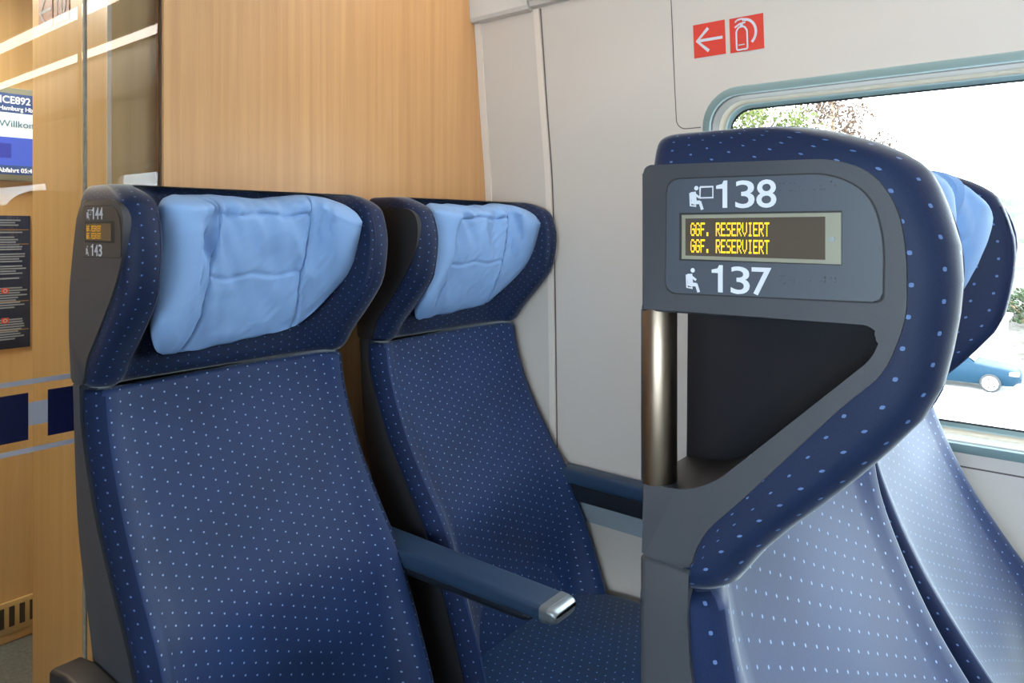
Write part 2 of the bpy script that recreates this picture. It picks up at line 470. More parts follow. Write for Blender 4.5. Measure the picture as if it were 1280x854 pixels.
sec = [(1.458, .558), (1.440, .560), (1.436, .572), (1.400, .584), (1.392, .594), (1.39, Z_CEIL - .001), (1.43, Z_CEIL - .001), (1.456, .60)]
loft(bm, [[(x, y, z + E) for x, z in sec] for y in (Y_END, 1.09)])
struct(finish(bm, 'trim_9', CEIL, angle=25))

# light strips of the saloon
def ceiling_light(x, w, label, y0=-3.1, y1=1.15, power=STRIP_POWER, z=Z_CEIL, name='ceiling_light'):
    root = thing(name, label, 'light', (x, (y0 + y1) / 2, z + E), 'light strips along the saloon ceiling' if name == 'ceiling_light' and y0 < 0 else None)
    h = (y1 - y0) / 2
    bm = bmesh.new(); box(bm, (-w / 2 - .012, -h, -.014), (w / 2 + .012, h, -.0002), .003); finish(bm, 'housing', CEIL, root)
    bm = bmesh.new(); box(bm, (-w / 2, -h + .01, -.020), (w / 2, h - .01, -.012), .003)
    finish(bm, 'diffuser', emis('light_strip', (255, 246, 232), power), root)
ceiling_light(1.325, .056, 'long light strip under the ceiling nearest the window wall, lower reflected line in the glass')
ceiling_light(1.048, .056, 'long light strip under the ceiling nearest the aisle, upper reflected line in the glass')
ceiling_light(.25, .34, 'unseen flat ceiling lamp added to light the vestibule beyond the glass door', 2.1, 2.55, VEST_POWER)  # added lamp, out of view, brightens the vestibule walls

# ------------------------------------------------------------------ glass partition and sliding door
root = thing('glass_panel', 'fixed clear glass pane beside the wood bulkhead, reflecting the light strips', 'glass panel', (.548, YB + .012, 0))
bm = bmesh.new(); v = [bm.verts.new(p) for p in ((-.058, 0, .004), (.065, 0, .004), (.065, 0, E + Z_CEIL - .002), (-.058, 0, E + Z_CEIL - .002))]; bm.faces.new(v)
finish(bm, 'pane', DOORGLASS, root, smooth=False, normals=False)
bm = bmesh.new(); box(bm, (-.0615, -.006, .002), (-.0580, .0055, E + Z_CEIL - .002), .001); finish(bm, 'brush_seal', plain('grey_brush_seal', (120, 116, 104), .7, var=.5, bscale=80), root)
bm = bmesh.new(); box(bm, (.0640, -.004, .002), (.0662, .004, E + Z_CEIL - .002), .0005); finish(bm, 'edge_strip', plain('brown_edge_strip', (92, 74, 58), .5), root)

droot = thing('sliding_glass_door', 'sliding glass aisle door with navy squares and grey stripes at waist height', 'door', (0, YB + .0225, 0))
bm = bmesh.new(); v = [bm.verts.new(p) for p in ((-.44, 0, .004), (.489, 0, .004), (.489, 0, E + Z_CEIL - .002), (-.44, 0, E + Z_CEIL - .002))]; bm.faces.new(v)
finish(bm, 'pane', DOORGLASS, droot, smooth=False, normals=False)
def decal(name, x0, x1, z0, z1, mat, d=-.0012):
    bm = bmesh.new(); box(bm, (x0, d, z0 + E), (x1, d + .0006, z1 + E)); return finish(bm, name, mat, droot, smooth=False)
for k in range(-5, 2):
    x0 = .4367 + .067 * (k - 1) + .0
    decal('navy_square', x0 + .067 - .0, x0 + .067 + .0395, -.3375, -.2625, DECAL_NAVY, -.0016)
    decal('grey_bar', x0 + .067 - .0275, x0 + .067, -.3155, -.2785, DECAL_GREY)
decal('grey_stripe', -.43, .4825, -.2495, -.2415, DECAL_GREY)
decal('grey_stripe', -.43, .4825, -.3585, -.3505, DECAL_GREY)

# ------------------------------------------------------------------ fire signs
def sign_pair(o3, X, Y, size, glyph, label, mat=None):
    Mx = frame_m(o3, X, Y)
    root = thing('fire_sign', label, 'sign', o3)
    loc = Vector(o3)
    def fn(p, d):
        return (Mx @ Vector((p[0] * size, p[1] * size, -d))) - loc
    bm = bmesh.new(); prism(bm, [(-.5, -.5), (.5, -.5), (.5, .5), (-.5, .5)], fn, -.0012, -.0001)
    finish(bm, 'plate', mat or RED, root, smooth=False)
    bm = bmesh.new()
    if glyph == 'arrow':
        ribbon(bm, [(-.40, .0), (.42, .0)], .085, fn, -.0018)
        ribbon(bm, [(-.02, .34), (-.38, .0), (-.02, -.34)], .095, fn, -.0020)
    else:
        body = smooth_poly([(-.30, -.44), (.02, -.44), (.02, .10), (-.06, .22), (-.22, .22), (-.30, .10)], .05, 3)
        ribbon(bm, body, .05, fn, -.0018, closed=True)
        ribbon(bm, [(-.14, .20), (-.14, .33)], .09, fn, -.0019)
        ribbon(bm, [(-.34, .22), (-.20, .30), (-.02, .33)], .05, fn, -.0021)
        ribbon(bm, [(-.16 + .16 * math.sin(math.radians(a - 90)), .36 + .08 * math.cos(math.radians(a - 90))) for a in range(0, 200, 20)], .05, fn, -.0022)
        ribbon(bm, [(-.06 + .34 * math.sin(math.radians(a)), .03 + .38 * math.cos(math.radians(a))) for a in range(-8, 150, 10)], .075, fn, -.0020)
        ribbon(bm, [(-.25, -.30), (-.06, -.30)], .03, fn, -.0019)
    finish(bm, 'symbol', WHITE_INK, root, smooth=False, normals=False)
    return root
zc = .4075
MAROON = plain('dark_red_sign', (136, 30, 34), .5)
up = Vector((xw(zc + .04) - xw(zc - .04), 0, .08))
sign_pair((xw(zc) , .627, zc + E), (0, -1, 0), up, .0715, 'arrow', 'red sign with white left arrow on the cream wall above the window')
sign_pair((xw(zc - .002), .5455, zc - .001 + E), (0, -1, 0), up, .0715, 'bottle', 'red fire extinguisher sign beside the arrow sign on the cream wall')
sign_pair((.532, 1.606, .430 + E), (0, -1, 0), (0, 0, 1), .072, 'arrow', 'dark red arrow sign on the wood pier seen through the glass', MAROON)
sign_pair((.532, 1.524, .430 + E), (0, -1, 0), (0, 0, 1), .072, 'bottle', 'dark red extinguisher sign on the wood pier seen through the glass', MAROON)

# ------------------------------------------------------------------ vestibule wall: screen, notice, vent
Mv = lambda x, z: frame_m((x, 0, z), (1, 0, 0), (0, 0, 1))
sr = thing('information_screen', 'lit passenger information screen on the far vestibule wall', 'screen', (.72, 2.63, E + .292))
bm = bmesh.new(); box(bm, (-.24, -.030, -.145), (.24, -.0005, .145), .004); finish(bm, 'case', plain('grey_screen_case', (150, 156, 138), .5), sr)
def panel(nm, x0, x1, z0, z1, mat, y=-.0312):
    bm = bmesh.new(); box(bm, (x0, y, z0), (x1, y + .0008, z1)); return finish(bm, nm, mat, sr, smooth=False)
S_BLUE = emis('screen_header_blue', (24, 66, 130), .55); S_WHITE = emis('screen_white', (228, 238, 246), .55)
S_MID = emis('screen_mid_blue', (62, 92, 206), .5); S_DARK = emis('screen_footer_blue', (40, 72, 128), .5)
panel('screen_header', -.22, .12, .066, .126, S_BLUE)
panel('screen_greeting', -.22, .12, -.010, .066, S_WHITE)
panel('screen_field', -.22, .12, -.098, -.010, S_MID)
panel('screen_footer', -.22, .12, -.126, -.098, S_DARK)
panel('screen_tile', -.06, .045, -.075, -.030, emis('screen_deep_blue', (44, 58, 168), .5), -.0318)
S_TXT = emis('screen_text', (245, 250, 255), .55)
MT = lambda x, z: frame_m((x, -.0325, z), (1, 0, 0), (0, 0, 1))
text_obj('train_number', 'ICE892', .0315, S_TXT, MT(.0135, .095), sr, .0006, sx=.90)
text_obj('destination', 'Hamburg Hbf', .0190, S_TXT, MT(.0115, .0735), sr, .0003, sx=.92)
text_obj('greeting', 'Willkommen', .0290, emis('screen_grey_text', (70, 110, 130), .45), MT(.0125, .022), sr, .0002, sx=1.0)
text_obj('departure', 'Abfahrt 05:4', .0190, S_TXT, MT(.010, -.119), sr, .0004, sx=.95)

nr = thing('notice_board', 'dark blue notice sheet with lines of small print below the screen', 'notice', (.70, 2.63, E - .17))
bm = bmesh.new(); box(bm, (-.20, -.006, -.2085), (.1245, -.0005, .2085), .001); finish(bm, 'sheet', plain('notice_navy', (34, 48, 78), .6), nr)
random.seed(5)
bm = bmesh.new()
for cx0, cx1 in ((-.19, -.09), (-.078, .022), (.038, .116)):
    z = .192
    while z > -.195:
        L = random.uniform(.55, 1.0)
        if random.random() < .86 and not any(a < z < b for a, b in ((.155, .17), (-.02, .004), (-.115, -.085))):
            box(bm, (cx0, -.0068, z), (lerp(cx0, cx1, L), -.0062, z + .0042))
        z -= .0076
o = finish(bm, 'small_print', plain('notice_print', (146, 160, 176), .7), nr, smooth=False); o['kind'] = 'stuff'
bm = bmesh.new()
RULE = plain('notice_rule', (176, 140, 90), .7)
bm.free()
for z in (.163, .118, -.062, -.152):
    bm = bmesh.new(); box(bm, (-.19, -.0068, z), (.12, -.0062, z + .002)); finish(bm, 'dividing_rule', RULE, nr, smooth=False)
for zz in (-.035, -.128):
    bm = bmesh.new(); box(bm, (.046, -.0076, zz), (.066, -.0063, zz + .017), .0005); o = finish(bm, 'pictogram', plain('notice_orange', (214, 84, 48), .6), nr, smooth=False)
    bm = bmesh.new(); ribbon(bm, [(.056 + .005 * math.cos(a), zz + .0085 + .005 * math.sin(a)) for a in [k * math.pi / 5 for k in range(10)]], .002, lambda p, d: (p[0], d, p[1]), -.0079, True)
    finish(bm, 'pictogram_ring', WHITE_INK, o, smooth=False)

vr = thing('air_vent', 'metal floor level vent grille on the far vestibule wall', 'vent', (.72, 2.63, .03))
bm = bmesh.new(); box(bm, (-.25, -.012, 0), (.25, -.0005, .10), .003); finish(bm, 'vent_plate', plain('vent_sand', (196, 168, 112), .5), vr)
bm = bmesh.new()
for k in range(17): box(bm, (-.235 + k * .028, -.0136, .022), (-.220 + k * .028, -.0118, .085), .0006, 1)
finish(bm, 'vent_slots', plain('vent_dark', (60, 54, 44), .8), vr, smooth=False)

# ------------------------------------------------------------------ seats
SW = .485                                      # width of one seat
Y0 = 1.10                                      # seat origin (bench-local y is world y of the last row minus this)
X0, DX, PITCH = .445, .565, .98
def sp(x, y, z): return (x, y - Y0, z + E)
YF = [(-.26, 1.168), (-.24, 1.160), (-.214, 1.144), (-.16, 1.093), (-.13, 1.066), (-.093, 1.0415), (-.024, 1.0315), (.032, 1.046), (.060, 1.064)]
def yf(z): return interp(YF, z)
def head_section(z, d, yb, yc, top, db=None):
    db = d if db is None else db
    f = yf(z) + d
    f = min(f, yc + d)
    if top > 0: f = f + top
    f = min(f, yc + d + .0005 if top <= 0 else yb - d - .02)
    c = max(yc + d, f + .0005)
    p = max(0.0, c - f)
    half = []
    rb = .014
    for k in range(5):                          # rounded back corner
        a = math.radians(90 * k / 4); half.append((d + rb - rb * math.sin(a), yb - db - rb + rb * math.cos(a)))
    ro = .026
    for k in range(7):                          # along the outer side
        half.append((d, lerp(yb - db - rb - .004, f + ro, (k + .5) / 7)))
    for k in range(9):                          # rounded front of the wing
        a = math.radians(90 * k / 8); half.append((d + ro - ro * math.cos(a), f + ro - ro * math.sin(a)))
    xi = .050 - d
    ri = .015
    for k in range(1, 6):
        a = math.radians(90 * k / 5); half.append((xi - ri + ri * math.sin(a), f + min(ri, p) - min(ri, p) * math.cos(a)))
    for k in range(1, 9):                       # inner face sweeping into the middle
        t = k / 8; s = t * t * (3 - 2 * t)
        half.append((xi + .062 * t ** 1.3 , lerp(f + min(ri, p), c, 1 - (1 - t) ** 1.6)))
    for k in range(1, 6): half.append((lerp(xi + .062, SW / 2, k / 5.5), c))
    back = [(lerp(SW / 2, d + rb, (k + .5) / 6), yb - db) for k in range(6)]
    left = half
    right = [(SW - x, y) for x, y in reversed(half)]
    # order: left half (from back corner round to the middle), right half mirrored, back edge
    loop = left + right + [(SW - x, y) for x, y in reversed(back)] + back
    return loop
def headrest_mesh(bulge):
    bm = bmesh.new(); loops = []
    zs = [-.246, -.243, -.236, -.225, -.21, -.19, -.17, -.15, -.13, -.11, -.09, -.07, -.05, -.03, -.01, .01, .022]
    for i, z in enumerate(zs):
        d = {0: .012, 1: .006, 2: .0015}.get(i, 0.0)
        yb = 1.216 + bulge * math.sin(math.pi * min(1, max(0, (z + .30) / .34)))
        yc = interp([(-.25, 1.194), (-.15, 1.184), (.05, 1.155)], z)
        loops.append([sp(x, y, z) for x, y in head_section(z, d, yb, yc, 0)])
    R = .040
    for k in range(1, 11):                       # rolled top
        a = math.radians(90 * k / 10)
        z = .026 + R * math.sin(a); q = 1 - math.cos(a)
        yb = 1.216 + bulge * math.sin(math.pi * min(1, max(0, (z + .30) / .34)))
        loops.append([sp(x, y, z) for x, y in head_section(min(z, .06), .018 * q, yb, 1.148, .055 * q, .007 * max(0, (k - 6) / 4) ** 2)])
    loft(bm, loops, True, (True, True))
    return bm
PANEL_FRONT = [(1.0927, .0405), (1.0717, .0320), (1.0585, .011), (1.0547, -.0150), (1.0547, -.0501), (1.0655, -.0815), (1.0875, -.1031), (1.1442, -.1685), (1.1700, -.1965), (1.1785, -.213), (1.1812, -.2262)]
PANEL_FRONT_PLAIN = [(1.0790, .0405), (1.0580, .0330), (1.0460, .015), (1.0437, -.0100), (1.0490, -.0400), (1.0646, -.0700), (1.0875, -.1031), (1.1442, -.1685), (1.1700, -.1965), (1.1800, -.215)]
def panel_outline(handle):
    if handle: rear = [(1.2170, -.2262), (1.2175, -.10), (1.2165, .0433)]
    else: rear = [(1.2300, -.2400), (1.2385, -.17), (1.2385, -.105), (1.222, -.03), (1.200, .0433)]
    pts = (PANEL_FRONT if handle else PANEL_FRONT_PLAIN[:-1] + [(1.186, -.2400)]) + rear
    r = [.012] * len(PANEL_FRONT) + ([.002, .0, .006] if handle else [.002, .03, .03, .03, .006])
    r[len(PANEL_FRONT) - 1] = .006
    return smooth_poly(pts, r, 5)
def pf(p, d): return sp(d, p[0], p[1])          # (y, z) outline on the seat's aisle flank, d = local x
def offset_poly(pts, d):
    out = []; n = len(pts)
    A = sum(pts[i][0] * pts[(i+1) % n][1] - pts[(i+1) % n][0] * pts[i][1] for i in range(n))
    s = 1 if A > 0 else -1
    for i in range(n):
        a, b, c = Vector(pts[i-1]), Vector(pts[i]), Vector(pts[(i+1) % n])
        t = (c - a).normalized(); nn = Vector((-t.y, t.x)) * s
        out.append(tuple(b + nn * d))
    return out
YE = [(-.25, 1.168), (-.30, 1.160), (-.353, 1.143), (-.435, 1.106), (-.526, 1.048), (-.6, .996), (-.7, .950), (-.84, .893), (-.95, .86)]
YC = [(-.25, .026), (-.40, .016), (-.55, .030), (-.70, .056), (-.88, .098), (-.95, .10)]
YR = [(-.24, 1.229), (-.435, 1.213), (-.638, 1.155), (-.80, 1.11), (-1.0, 1.07)]
def ye(z): return interp(YE, z)
def cushion_front(x, z):
    t = abs(2 * x / SW - 1)
    return ye(z) + interp(YC, z) * (1 - t ** 3.2)
def backrest_mesh():
    bm = bmesh.new(); loops = []
    zs = [-.2485, -.2495, -.252, -.258] + [lerp(-.268, -.93, i / 34) for i in range(35)]
    for i, z in enumerate(zs):
        d = {0: .012, 1: .006, 2: .002}.get(i, 0.0)
        e = .003 + d; r = .030; loop = []
        f0 = cushion_front(e, z) + d
        yb = min(ye(z) + .075, interp(YR, z) - .006)
        loop.append((e, yb)); loop.append((e, lerp(yb, f0 + r, .5)))
        for k in range(9):
            a = math.radians(90 * k / 8); loop.append((e + .024 - .024 * math.cos(a), f0 + r - r * math.sin(a)))
        for k in range(1, 28):
            x = lerp(e + .024, SW - e - .024, k / 28); xx = min(max(x, e), SW - e)
            s = min(1, (x - e - .024) / .03, (SW - e - .024 - x) / .03)
            loop.append((x, lerp(f0, cushion_front(xx, z) + d, max(0, s))))
        for k in range(9):
            a = math.radians(90 * (8 - k) / 8); loop.append((SW - (e + .024 - .024 * math.cos(a)), f0 + r - r * math.sin(a)))
        loop.append((SW - e, lerp(yb, f0 + r, .5))); loop.append((SW - e, yb))
        for k in range(1, 4): loop.append((lerp(SW - e, e, k / 4), yb))
        loops.append([sp(x, y, z) for x, y in loop])
    loft(bm, loops)
    return bm
def shell_mesh(top, handle):
    bm = bmesh.new(); loops = []
    zs = [top, top - .0012, top - .003] + [lerp(-.26, -1.06, i / 26) for i in range(27)]
    for i, z in enumerate(zs):
        d = {0: .002, 1: .0008}.get(i, 0.0) - .0025
        f = ye(z) + (interp([(-.5, .036), (-.3, .021), (-.22, .014)], z) if handle else .036); rb = .007; yb = min(interp(YR, z), 1.2185 if handle else 9) - d
        f = min(f, yb - .03) + max(d, 0)
        h = [(d, f), (d, lerp(f, yb - rb, .5)), (d, yb - rb)]
        for k in range(1, 6):
            a = math.radians(90 * k / 5); h.append((d + rb - rb * math.cos(a), yb - rb + rb * math.sin(a)))
        cc = max(0.0, interp(YC, z))
        front = [(SW * (1 - t), min(f + cc * (1 - abs(2 * t - 1) ** 3.2), yb - .012)) for t in [k / 12 for k in range(1, 12)]]
        loop = h + [(SW / 2, yb)] + [(SW - x, y) for x, y in reversed(h)] + front
        loops.append([sp(x, y, z) for x, y in loop])
    loft(bm, loops)
    return bm
def seat_cushion_mesh():
    bm = bmesh.new(); loops = []
    ys = [1.03, .99, .94, .88, .80, .72, .64, .58, .53, .50, .48, .465, .458]
    for i, y in enumerate(ys):
        zt = interp([(.45, -.872), (.52, -.852), (.70, -.858), (.90, -.874), (1.03, -.884)], y)
        k = max(0, i - 8); zt -= (0, .004, .012, .026, .045)[min(4, k)]
        zb = -.985 + (0, 0, .006, .014, .03)[min(4, k)]
        r = .03; loop = []
        for cx, cz, a0 in ((SW - r, zt - r, 90), (SW - r, zb + r, 0), (r, zb + r, 270), (r, zt - r, 180)):
            for q in range(7):
                a = math.radians(a0 - 90 * q / 6); loop.append((cx + r * math.cos(a), cz + r * math.sin(a)))
        # crown across the top
        m = len(loop); top = [(lerp(r, SW - r, q / 12), zt + .006 * math.sin(math.pi * q / 12)) for q in range(1, 12)]
        loops.append([sp(x, y, z) for x, z in loop + top])
    loft(bm, loops)
    return bm
def pillow_mesh(seed):
    bm = bmesh.new(); uvl = bm.loops.layers.uv.new('UVMap')
    path = [(.064, 1.060), (.080, 1.090), (.106, 1.120), (.140, 1.136), (.190, 1.143), (.2425, 1.145), (.295, 1.143), (.345, 1.136), (.380, 1.118), (.408, 1.090), (.428, 1.054)]
    tabx = list(enumerate([p[0] for p in path])); taby = list(enumerate([p[1] for p in path]))
    TOP = [(.060, .032), (.078, .046), (.105, .054), (.19, .056), (.2425, .053), (.30, .056), (.345, .061), (.380, .058), (.408, .048), (.420, .034), (.428, .012)]
    BOT = [(.060, -.130), (.078, -.178), (.100, -.202), (.14, -.207), (.2425, -.203), (.31, -.197), (.350, -.188), (.380, -.164), (.408, -.124), (.420, -.095), (.428, -.060)]
    nu, nv = 96, 72
    def at(s, w, back=False):
        q = s * (len(path) - 1)
        x, y = interp(tabx, q), interp(taby, q)
        x2, y2 = interp(tabx, min(q + .05, len(path) - 1)), interp(taby, min(q + .05, len(path) - 1))
        x1, y1 = interp(tabx, max(q - .05, 0)), interp(taby, max(q - .05, 0))
        t = Vector((x2 - x1, y2 - y1)).normalized(); n = Vector((t.y, -t.x))         # towards the sitter
        zt, zb = interp(TOP, x), interp(BOT, x)
        z = lerp(zb, zt, w)
        y += .036 * (1 - w) ** 1.2 * max(0, 1 - abs(x / SW * 2 - 1) ** 4)
        es = min(s, 1 - s); ew = min(w, 1 - w)
        rim = (1 - (1 - min(1, es / .07)) ** 2) ** .5 * (1 - (1 - min(1, ew / .10)) ** 2) ** .5
        if back: off = -.012 * rim - .001
        else:
            off = (.006 + .056 * (1 - (1 - min(1, w / .85)) ** 2)) * rim
            sag = noise.noise(Vector((x * 9 + seed, z * 7, seed))) * .015
            fold = noise.noise(Vector((x * 34 + z * 16 + seed * 3, z * 12 - x * 5, 2.2))) * .015
            fine = noise.noise(Vector((x * 80 - z * 44, z * 50 + seed, 5.1))) * .0022
            off += (sag + fold * (.45 + .9 * max(0, (w - .4))) + fine) * rim
            # sewn seams
            for xs in (.136, .350):
                off -= .0085 * math.exp(-((x - xs - .004 * math.sin(z * 40 + seed)) / .0036) ** 2)
                off += .004 * math.exp(-((x - xs) / .018) ** 2)
            if .130 < x < .352:
                for zs_, a in ((-.082, .0045), (.022, .0055)):
                    off -= a * math.exp(-((z - zs_ - .003 * math.sin(x * 60)) / .0032) ** 2)
            # gathers near the top seam
            off += .0035 * math.sin(x * 210 + seed) * max(0, (w - .80) / .2) * rim
        z += .004 * noise.noise(Vector((x * 30, seed, w * 3))) * (1 if w > .9 or w < .1 else 0)
        return sp(x + n.x * off, y + n.y * off, z)
    F = [[bm.verts.new(at(i / nu, j / nv)) for i in range(nu + 1)] for j in range(nv + 1)]
    B = [[None] * (nu + 1) for _ in range(nv + 1)]
    for j in range(nv + 1):
        for i in range(nu + 1):
            B[j][i] = F[j][i] if i in (0, nu) or j in (0, nv) else bm.verts.new(at(i / nu, j / nv, True))
    for G, flip in ((F, False), (B, True)):
        for j in range(nv):
            for i in range(nu):
                q = (G[j][i], G[j][i + 1], G[j + 1][i + 1], G[j + 1][i])
                if len(set(q)) < 4: continue
                try: bm.faces.new(q[::-1] if flip else q)
                except ValueError: pass
    return bm

def ico_person(bm, fn, d, s, ox, oz, table):
    """tiny pictogram of a sitting passenger (with a table/window frame in the upper one)"""
    def q(x, z): return (ox - x * s, oz + z * s)          # x to the right is -y
    lay = [d]
    def rb(pts, w):
        lay[0] -= .00004; ribbon(bm, [q(*p) for p in pts], w * s, fn, lay[0])
    c = [q(.34 + .10 * math.cos(a), .88 + .10 * math.sin(a)) for a in [k * math.pi / 5 for k in range(10)]]
    bm.faces.new([bm.verts.new(fn(p, d)) for p in c])
    rb([(.20, .72), (.24, .30), (.20, .18)], .24); rb([(.20, .26), (.52, .26)], .16); rb([(.50, .30), (.62, -.06)], .13); rb([(.30, .6), (.5, .46)], .10)
    rb([(.06, .68), (.08, .12), (.34, .10)], .08)
    if table:
        rb([(.52, .92), (1.10, .92), (1.10, .45), (.52, .45), (.52, .92)], .08)

def number_set(side, up_no, low_no, plate_mat, handle):
    """number plate, display and writing on a side panel (sub-parts of it)"""
    px = -.0035
    sh_ = 0.0 if handle else -.015
    def pf(p, d): return sp(d, p[0] + sh_, p[1])
    out = smooth_poly([(1.1985, .0335), (1.0930, .0325), (1.0720, .0200), (1.0650, -.005), (1.0655, -.0425), (1.1995, -.0445)], [.010, .02, .02, .02, .006, .008], 5)
    bm = bmesh.new(); prism(bm, out, pf, px - .0002, .002); finish(bm, 'plate_groove', GROOVE, side, smooth=False)
    bm = bmesh.new(); prism(bm, offset_poly(out, .0010), pf, px - .0010, .002, .0006, 1); finish(bm, 'number_plate', plate_mat, side, angle=30)
    fx = px - .0012
    # display: dark backing as painted shadow at top and rear edge, frame, glass
    bm = bmesh.new(); prism(bm, [(1.1885, .0100), (1.0875, .0100), (1.0875, -.0216), (1.1885, -.0216)], pf, fx, .002); finish(bm, 'display_slot_shade', GROOVE, side, smooth=False)
    bm = bmesh.new()
    prism(bm, [(1.1868, .0086), (1.0878, .0090), (1.0878, -.0212), (1.1868, -.0206)], pf, fx - .0004, .002, .0003, 1)
    finish(bm, 'display_frame', SCREEN_EDGE if handle else GROOVE, side, smooth=False)
    bm = bmesh.new(); prism(bm, [(1.1838, .0062), (1.0965, .0066), (1.0965, -.0186), (1.1838, -.0182)], pf, fx - .0008, .002); finish(bm, 'display_screen', SCREEN, side, smooth=False)
    bm = bmesh.new(); cell = .00060
    for row, z0 in ((0, .0022), (1, -.0086)):
        y = 1.1800
        for ch in 'GGF. RESERVIERT':
            if ch == '.': pass
            for r, bits in enumerate(FONT57[ch].split()):
                for c, b in enumerate(bits):
                    if b == '1':
                        yy = y - c * cell; zz = z0 - r * .00125 + .0012
                        bm.faces.new([bm.verts.new(pf(p, fx - .0011)) for p in ((yy, zz), (yy - cell * .95, zz), (yy - cell * .95, zz - .00115), (yy, zz - .00115))])
            y -= cell * 5.75
    finish(bm, 'display_text', LED if handle else LED_DIM, side, smooth=False)
    if handle:
        bm = bmesh.new(); tube(bm, [pf((1.0925, -.0065), fx - .0016), pf((1.0925, -.0065), fx + .001)], .0016, 10); finish(bm, 'display_screw', ALU, side)
    for s, z, yb in ((up_no, .0128, 1.1655), (low_no, -.0412, 1.1685)):
        M = frame_m(sp(fx - .0003, yb + sh_, z), (0, -1, 0), (0, 0, 1))
        number_obj('seat_number', s, .0243, WHITE_INK, M, side)
    bm = bmesh.new(); ico_person(bm, pf, fx - .0003, .0150, 1.1815, .0128, True); finish(bm, 'seat_symbol', WHITE_INK, side, smooth=False)
    bm = bmesh.new(); ico_person(bm, pf, fx - .0003, .0150, 1.1840, -.0410, False); finish(bm, 'seat_symbol', WHITE_INK, side, smooth=False)
    if handle:                                   # raised braille dots after each number
        bm = bmesh.new(); random.seed(3)
        for zz in (.0225, -.0335):
            for cell_i in range(6):
                for a in range(2):
                    for b in range(3):
                        if random.random() < .5:
                            yy = 1.1225 - cell_i * .0058 - a * .0022; z1 = zz + b * .0022
                            prism(bm, [(yy + .0006 * math.cos(k * 1.047), z1 + .0006 * math.sin(k * 1.047)) for k in range(6)], pf, fx - .0006, fx + .001)
        o = finish(bm, 'braille', plain('braille_grey', (52, 58, 70), .5), side, smooth=False); o['kind'] = 'stuff'

def armrest_mesh(bm, x0, x1, y0, y1, ztop, h0, h1, dip=0.0):
    loops = []
    ys = [y0, y0 + .003, y0 + .010] + [lerp(y0 + .03, y1, i / 10) for i in range(11)]
    for i, y in enumerate(ys):
        t = (y - y0) / (y1 - y0); d = {0: .006, 1: .003, 2: .0008}.get(i, 0)
        h = lerp(h0, h1, t); zt = ztop - d; zb = ztop - h + d; a0, a1 = x0 + d, x1 - d
        if t > .97: zt -= dip
        r = .007; rl = .012; loop = []
        for cx, cz, rr, ang in ((a1 - r, zt - r, r, 90), (a1 - rl, zb + rl, rl, 0), (a0 + rl, zb + rl, rl, 270), (a0 + r, zt - r, r, 180)):
            for q in range(6):
                a = math.radians(ang - 90 * q / 5); loop.append((cx + rr * math.cos(a), cz + rr * math.sin(a)))
        loops.append([sp(x, y, z) for x, z in loop])
    loft(bm, loops)

def number_obj(name, s, size, mat, M, parent):
    bm = bmesh.new(); x = 0
    for ch in s:
        T = M @ Matrix.Translation((x, 0, 0))
        if ch == '1':
            pts = [(.41, 0), (.41, .715), (.315, .715), (.275, .63), (.11, .59), (.11, .505), (.285, .505), (.285, 0)]
            prism(bm, pts, lambda p, d: T @ Vector((p[0] * size, p[1] * size, d)), .0002, -.0002)
        else:
            o = text_obj('tmp', ch, size, mat, Matrix.Identity(4), None, size * .008)
            me = o.data; xs = [v.co.x for v in me.vertices]; w = max(xs) - min(xs)
            me.transform(T @ Matrix.Translation((size * .045 - min(xs), 0, 0)) @ Matrix.Diagonal((size * .50 / w if w else 1, 1, 1, 1)) @ Matrix.Translation((0, 0, 0)))
            bm.from_mesh(me); bpy.data.objects.remove(o); bpy.data.meshes.remove(me)
        x += size * .565
    return finish(bm, name, mat, parent, smooth=False)
_cache = {}
def shared(key, builder):
    if key not in _cache: _cache[key] = builder()
    return _cache[key]
def add_part(key, name, mat, root, builder, angle=40):
    """one mesh datablock per kind, one object per seat"""
    if key in _cache:
        o = bpy.data.objects.new(name, _cache[key]); COL.objects.link(o); o.parent = root; return o
    o = finish(builder(), name, mat, root, angle=angle); _cache[key] = o.data
    return o
def cavity_poly(grow=0.0):
    pts = [(1.240, -.0575), (1.0735, -.0550), (1.0672, -.0610), (1.0720, -.0740), (1.1640, -.1640), (1.1850, -.1745), (1.240, -.1765)]
    r = [0, .006, .008, .012, .016, .010, 0]
    q = smooth_poly(pts, r, 5)
    return offset_poly(q, -grow) if grow else q
